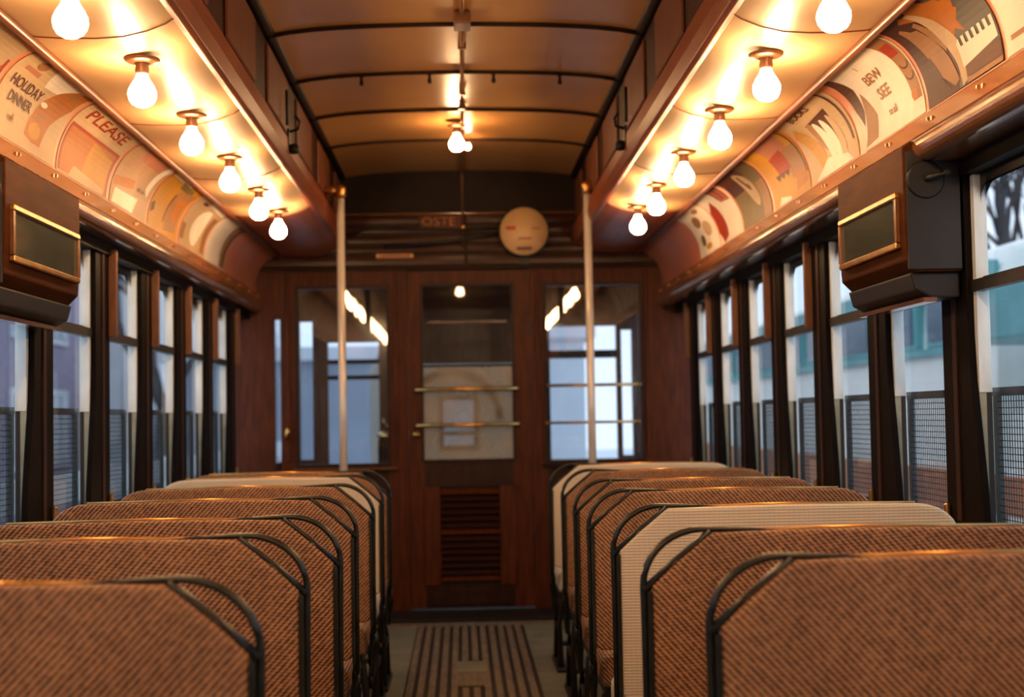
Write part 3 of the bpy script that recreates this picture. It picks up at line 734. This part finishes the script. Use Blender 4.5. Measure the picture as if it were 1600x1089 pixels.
card(1, 4.78, 5.34, YE, [
    (PK, [(.28,.98),(.86,.98),(.80,.60),(.34,.62)]), (TAN, rect(.62,.22,.97,.62)), (RD, [(.30,.62),(.64,.66),(.66,.36),(.34,.34)]),
    (OR, [(.66,.06),(.96,.10),(.96,.26),(.7,.3)]), (BR, [(.93,.95),(.96,.9),(.985,.2),(.95,.2)]), (WH, [(.16,.0),(.22,.10),(.5,.04),(.5,0)]), (BR, [(.24,.34),(.30,.28),(.36,.34),(.42,.28),(.48,.34),(.54,.28),(.60,.34),(.6,.36),(.24,.37)])],
    [], 'yellow card with a red square and pink top')
card(1, 5.38, 5.93, OL, [(MA, rect(0,.5,.5,1)), (BR, rect(0,.72,.7,1)), (TAN, rect(.75,0,1,.5)), (CR, ell(.56,.52,.13,.34,.30)), (BR, ell(.54,.60,.05,.17,.30)), (CR, ell(.56,.64,.03,.10,.3))],
    [], 'olive and brown card with one pale oval shape')
card(1, 5.96, 6.46, WH, [(RD, [(.0,.55),(.3,.75),(.42,.10),(.2,.0),(0,.2)]), (PK, [(.55,.95),(.95,.95),(.95,.55),(.60,.60)]), (WH, [(.4,.45),(.6,.5),(.9,.3),(.9,.0),(.4,.05)]), (RD, rect(.58,.66,.64,.95)), (RD, rect(.74,.62,.80,.95)), (RD, rect(.88,.60,.93,.95))],
    [], 'white card with red bars and a red patch')
card(1, 6.49, 7.02, WH, [(TAN, ell(.4,.6,.16,.12,.4)), (CR, ell(.65,.4,.18,.14)), (OL, ell(.3,.25,.10,.10)), (TAN, ell(.7,.8,.12,.06)), (YE, ell(.5,.12,.14,.05))], [], 'white mottled card, last in the right cove beside the salmon panel')
card(-1, 3.06, 3.64, CR, [(OR, [(.84,.02),(.99,.02),(.99,.62),(.9,.5)]), (RD, rect(.955,.30,.985,.66)), (BR, ell(.60,.55,.05,.05)), (BR, ell(.68,.35,.04,.05))], [('NO', .35, .55, .3, BR, 1)], 'plain tan card cut by the top left corner of the photo')
card(-1, 3.67, 4.24, CR, [(WH, [(.35,.98),(.95,.98),(.75,.70),(.45,.66)]),
    (OR, [(.97,.96),(.80,.90),(.66,.72),(.56,.52),(.50,.30),(.48,.14),(.60,.10),(.74,.10),(.80,.34),(.96,.62)]), (YE, ell(.62,.22,.09,.08)), (TAN, [(.55,.34),(.72,.42),(.72,.40),(.56,.31)]), (TAN, ell(.84,.78,.05,.06)), (WH, ell(.60,.50,.05,.03)), (TAN, ell(.22,.86,.06,.08)), (PK, rect(.10,.70,.30,.76))],
    [('HOLIDAY', .29, .54, .17, BR, 1.05), ('DINNER', .30, .38, .15, BR, 1.05), ('roll', .25, .20, .12, TAN, .9)], 'cream card with brown lettering and a big orange bread shape, before the PLEASE card')
card(-1, 4.27, 4.88, CR, [(RD, rect(.02,.02,.98,.56)), (OR, rect(.05,.02,.94,.52)), (YE, [(.45,.10),(.92,.06),(.92,.44),(.5,.50)]), (CR, [(.2,.0),(.9,.0),(.9,.08),(.3,.14)])],
    [('PLEASE', .48, .76, .26, (.22,.028,.010), 1.75)], 'card lettered PLEASE in red above an orange panel')
card(-1, 4.91, 5.47, (.31,.19,.11), [(PK, [(.2,.95),(.8,.95),(.9,.7),(.3,.7)]), (OR, [(.02,.34),(.50,.42),(.52,.30),(.04,.22)]), (WH, [(.05,.02),(.6,.02),(.7,.22),(.1,.20)]), (WH, [(.86,.98),(.98,.9),(.9,.3),(.8,.4)])],
    [('SALE', .34, .70, .16, (.36,.20,.18), 1.2), ('ends now', .70, .34, .10, BR, .8)], 'dusty tan card with smudged grey lettering, just beyond the PLEASE card')
card(-1, 5.50, 6.06, YE, [(WH, rect(0,.86,.6,.99)), (OL, [(.34,.90),(.8,.84),(.84,.72),(.44,.74)]), (TAN, [(.55,.70),(.95,.80),(.9,.1),(.5,.05)]), (OR, [(.66,.60),(.9,.62),(.85,.2),(.62,.25)]), (BR, [(.02,.30),(.10,.36),(.14,.24),(.04,.18)]), (BR, [(.5,.62),(.54,.62),(.48,.15),(.45,.15)])],
    [], 'mustard yellow card with brown and olive shapes')
card(-1, 6.10, 6.69, CR, [(WH, ell(.55,.42,.20,.34,-.2)), (BR, ell(.25,.82,.09,.04)), (TAN, rect(.02,.10,.16,.34)), (WH, [(.3,.98),(.95,.98),(.95,.8),(.4,.84)]), (TAN, rect(.82,.05,.97,.7))], [], 'cream card with a large white rounded shape, second from the far end')
card(-1, 6.72, 7.27, WH, [(TAN, [(.60,.98),(.98,.98),(.98,.02),(.72,.02),(.66,.6)]), (BR, [(.84,.9),(.88,.9),(.88,.1),(.82,.1)]), (CR, rect(.75,.1,.8,.85))], [], 'white and brown striped card, last in the left cove')
# ------------------------------------------------------------------ vestibule beyond the bulkhead
v0, v1 = YB + .05, 9.95
VW = mat('vestibule_wood', (.06,.024,.013), .35, scale=5, stretch=(7,7,1), col2=(.11,.042,.02), coat=.3)
ve = struct(empty('wall_vestibule', (0, v1, 0)))
B('vestibule_floor', [(-1.25, 1.25, v0, v1, -.06, 0)], BLACK, ve)
B('vestibule_ceiling', [(-1.30, 1.30, v0, v1+.1, 2.18, 2.24)], VW, ve)
front = [(-1.25,-1.125,0,2.2),(-1.035,-.93,0,2.2),(-.575,-.30,0,2.2),(.37,.60,0,2.2),(1.09,1.125,0,2.2),(1.20,1.25,0,2.2)]
B('front_post', [(a, b, v1, v1+.06, c, d) for a, b, c, d in front], VW, ve)
B('front_dash', [(-1.125,-1.035,v1,v1+.06,0,.87), (1.125,1.20,v1,v1+.06,0,.86), (-.93,-.575,v1,v1+.06,0,.82), (-.30,.37,v1,v1+.06,0,.80), (.60,1.09,v1,v1+.06,0,.84)], VW, ve)
B('front_header', [(-1.125,-1.035,v1,v1+.06,1.83,2.2), (1.125,1.20,v1,v1+.06,1.74,2.2), (-.93,-.575,v1,v1+.06,1.68,2.2), (-.30,.37,v1,v1+.06,1.52,2.2), (.60,1.09,v1,v1+.06,1.77,2.2)], VW, ve)
B('window_bar', [(-.93,-.575,v1,v1+.05,1.53,1.56), (-.93,-.575,v1,v1+.05,1.42,1.45), (.60,1.09,v1,v1+.05,1.545,1.60), (.60,.62,v1,v1+.05,.84,1.77)], BLACK, ve)
for a, b, c, d in ((-1.125,-1.035,.87,1.83), (1.125,1.20,.86,1.74), (-.93,-.575,.82,1.68), (-.30,.37,.80,1.52), (.60,1.09,.84,1.77)):
    B('pane', [(a, b, v1+.02, v1+.024, c, d)], GLASS, ve)
for s in (-1, 1):
    X = 1.25*s
    B('side_panel', [tuple(sorted((X, X+.05*s))) + (v0, v1, 0, .86), tuple(sorted((X, X+.05*s))) + (v0, v1, 1.86, 2.2)], VW, ve)
    B('door_leaf', [tuple(sorted((X, X+.05*s))) + (y, y+.07, .86, 1.86) for y in (v0, v0+.46, v0+.88)], VW, ve)
    B('pane', [tuple(sorted((X+.02*s, X+.024*s))) + (v0+.07, v1, .86, 1.86)], GLASS, ve)
cst = empty('controller_stand', (-.42, 9.55, 0))
B('cabinet', [(-.54,-.32,9.10,9.36,.0,1.02)], BLACK, cst, bevel=.02)
bm = bmesh.new(); lathe(bm, [(.12,0),(.125,.02),(.10,.04)], 20, (-.43, 9.24, 1.02)); obj('brass_top', bm, BRASS, cst)
T('handle', [(-.43, 9.24, 1.05), (-.43, 9.24, 1.09), (-.50, 9.16, 1.10), (-.50, 9.16, 1.15)], .012, BRASS, cst)
tag(cst, 'dark motor controller stand with brass top behind the left bulkhead window', 'controller')
# shade half drawn in the vestibule centre window
# ------------------------------------------------------------------ outside
GZ = -.85
SNOW = mat('pale_street', (.60,.64,.68), .8, scale=.6, col2=(.78,.80,.82))
gnd = struct(B('ground', [(-40, 40, -20, 80, GZ-.1, GZ)], SNOW))
TEAL = mat('teal_paint', (.10,.36,.38), .4, var=.12, scale=2); CREAMP = mat('cream_vehicle_paint', (.88,.89,.84), .4, var=.06, scale=2)
BUSW = mat('dark_vehicle_glass', (.05,.09,.14), .12, var=.3, scale=3); ORNG = mat('orange_paint', (.62,.18,.05), .5, var=.15, scale=3)
TYRE = mat('tyre_rubber', (.02,.02,.02), .8); BLUEG = mat('blue_grey_render', (.36,.45,.58), .7, var=.18, scale=1.2)
BRICKM = mat('mauve_render', (.26,.22,.30), .8, var=.2, scale=8); GREYM = mat('grey_coach_paint', (.30,.27,.22), .5, var=.1, scale=3)
CONC = mat('pale_render', (.56,.60,.64), .8, var=.1, scale=1.0); WINB = mat('facade_glass', (.08,.12,.18), .15, var=.3)
bus = empty('parked_bus', (5.1, 17, GZ))
bm = bmesh.new(); prism(bm, [(3.85,GZ+.35),(3.82,GZ+1.3),(3.88,1.30),(3.90,1.66),(3.92,2.06),(4.05,2.34),(4.4,2.46),(5.8,2.46),(6.2,2.34),(6.35,2.0),(6.4,GZ+.35)], 10.2, 23)
obj('body', bm, CREAMP, bus, bevel=.05)
B('roof_band', [(3.85,3.97,10.3,22.9,2.06,2.24)], TEAL, bus, bevel=.01, seg=1)
B('window_band', [(3.84,3.95,10.4,22.8,1.58,1.64)], TEAL, bus)
for i in range(9):
    y = 10.5 + i*1.35
    wf = B('side_window', [(3.835,3.93,y,y+1.1,1.64,2.06)], TEAL, bus, bevel=.02)
    B('pane', [(3.825,3.84,y+.08,y+1.02,1.69,2.01)], BUSW, wf)
for y in (13.2, 20.8):
    bm = bmesh.new(); lathe(bm, [(.3,-.12),(.48,-.10),(.48,.10),(.3,.12)], 24, (3.92, y, GZ+.48), 'x'); w_ = obj('wheel', bm, TYRE, bus)
B('skirt_stripe', [(3.80,3.86,10.4,22.8,.35,.55)], ORNG, bus)
tag(bus, 'cream and teal bus parked outside the right windows', 'bus')
kio = empty('market_stall', (4.2, 9.9, GZ))
B('awning', [(3.5,4.9,8.3,9.85,1.58,1.96)], TEAL, kio, bevel=.03)
for (x, y) in ((3.55,8.4),(3.55,9.75),(4.8,8.4),(4.8,9.75)): T('post', [(x,y,GZ),(x,y,1.6)], .035, CREAMP, kio)
B('counter', [(3.7,4.8,8.4,9.8,GZ,.55)], CREAMP, kio, bevel=.02)
B('back_panel', [(4.7,4.76,8.4,9.8,.55,1.58)], BLUEG, kio)
for i in range(3): B('crate', [(3.8,4.3,8.5+i*.44,8.86+i*.44,.55,1.1+.22*(i%2))], CREAMP, kio, bevel=.01, seg=1)
tag(kio, 'street stall with a teal awning outside the nearest right window', 'stall')
for s, lab in ((1, 'orange street barrier seen through the right window guards'), (-1, 'low grey street barrier outside the left windows')):
    fe = empty('street_barrier', (s*2.75, 12, GZ)); m = ORNG if s > 0 else CONC
    B('rail', [tuple(sorted((s*2.74, s*2.78))) + (5, 22, .60, .80)], m, fe)
    B('rail', [tuple(sorted((s*2.74, s*2.78))) + (5, 22, .10, .25)], m, fe)
    for i in range(9): B('post', [tuple(sorted((s*2.78, s*2.84))) + (5.1+i*2.1, 5.18+i*2.1, GZ, .82)], CONC, fe)
    tag(fe, lab, 'barrier')
def building(x0, x1, y0, y1, h, m, lab, s, win=True, nz_=3):
    b_ = empty('building', ((x0+x1)/2, (y0+y1)/2, GZ))
    B('walls', [(x0, x1, y0, y1, GZ, h)], m, b_)
    B('roof', [(x0-.2, x1+.2, y0-.2, y1+.2, h, h+.25)], CONC, b_)
    fx = x0 if s > 0 else x1
    y = y0 + .9
    while y + 1.3 < y1:
        for q in range(nz_):
            z = .3 + q*2.4
            if z + 1.5 > h: continue
            w_ = B('window', [(fx-.06, fx+.06, y, y+1.25, z, z+1.5)], CONC, b_)
            B('pane', [(fx-.08, fx+.08, y+.1, y+.58, z+.1, z+1.4)], WINB, w_); B('pane', [(fx-.08, fx+.08, y+.67, y+1.15, z+.1, z+1.4)], WINB, w_)
        y += 2.3
    tag(b_, lab, 'building')
building(13, 17, 20, 48, 4.2, CONC, 'long pale building behind the parked bus', 1)
building(-13, -8.5, 10.5, 19, 6.5, BLUEG, 'blue grey house outside the left windows', -1)
building(-12, -8.0, 20, 31, 5.4, BRICKM, 'mauve grey house farther along the left side', -1)
building(-5.5, -1.3, 27, 34, 2.25, mat('slate_render', (.27,.31,.37), .7, var=.1, scale=1.2), 'low slate grey house ahead, seen through the left bulkhead window', 1, nz_=1)
building(1.3, 2.35, 27, 33, 2.6, CONC, 'narrow pale house ahead, seen through the right bulkhead window', -1, nz_=1)
building(-12, -7.5, 33, 60, 6.0, CONC, 'pale house farthest along the left side', -1)
# coach end standing before the vestibule
ce2 = empty('coach_ahead', (.05, 12.4, GZ))
bm = bmesh.new(); prism(bm, [(-.80,GZ+.4),(.62,GZ+.4),(.62,1.55),(.50,1.80),(.2,1.92),(-.38,1.92),(-.68,1.80),(-.80,1.55)], 12.4, 18)
obj('body', bm, GREYM, ce2, bevel=.04)
B('end_window', [(-.20,.14,12.37,12.41,.86,1.33)], BLACK, ce2, bevel=.01, seg=1)
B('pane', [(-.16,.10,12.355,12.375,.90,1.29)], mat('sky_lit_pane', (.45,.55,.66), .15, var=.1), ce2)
B('pane_bar', [(-.18,.12,12.345,12.36,.99,1.02)], BLACK, ce2)
bm = bmesh.new()
pts = [(-.09+.42*math.cos(math.radians(a)), 12.385, 1.12+.42*math.sin(math.radians(a))) for a in range(0, 181, 12)]
tube(bm, pts, .03, 8); obj('arch_moulding', bm, BLACK, ce2)
tag(ce2, 'grey end of another coach seen through the door glass', 'coach')
BARK = mat('dark_bark', (.05,.045,.05), .9)
def tree(x, y, h, lab, seed):
    rnd = random.Random(seed); r = empty('bare_tree', (x, y, GZ)); bmT = bmesh.new(); bmB = bmesh.new()
    def grow(p, d, L_, rad, lev):
        q = p + d*L_; mid = p + d*L_*.5 + Vector((rnd.uniform(-.05,.05), rnd.uniform(-.05,.05), 0))*L_
        tube(bmT if lev == 0 else bmB, [p, mid, q], [rad, rad*.85, rad*.65], 6 if lev < 2 else 4)
        if lev < 5:
            for _ in range(3 if lev < 3 else 2):
                nd = (d + Vector((rnd.uniform(-.8,.8), rnd.uniform(-.8,.8), rnd.uniform(-.15,.6)))).normalized()
                grow(q, nd, L_*rnd.uniform(.55,.8), rad*.6, lev+1)
    grow(Vector((x, y, GZ)), Vector((0,0,1)), h*.32, h*.022, 0)
    obj('trunk', bmT, BARK, r); obj('branches', bmB, BARK, r)
    tag(r, lab, 'tree')
tree(7.6, 18.5, 7, 'bare tree standing beyond the bus, nearest the camera', 3)
tree(8.5, 24, 8, 'bare tree farther along behind the bus', 11)
tree(-5.4, 15, 7, 'bare tree outside the left windows before the blue grey house', 5)
tree(-5.0, 24, 7, 'bare tree outside the left windows before the mauve house', 8)
# ------------------------------------------------------------------ rear end of the car
wr = struct(B('wall_back', [(-1.4, 1.4, Y0-.06, Y0, 0, 2.7)], WOOD))
B('rear_panel', [(-1.1,-.45,Y0,Y0+.012,.9,1.9), (.45,1.1,Y0,Y0+.012,.9,1.9)], WOODB, wr)
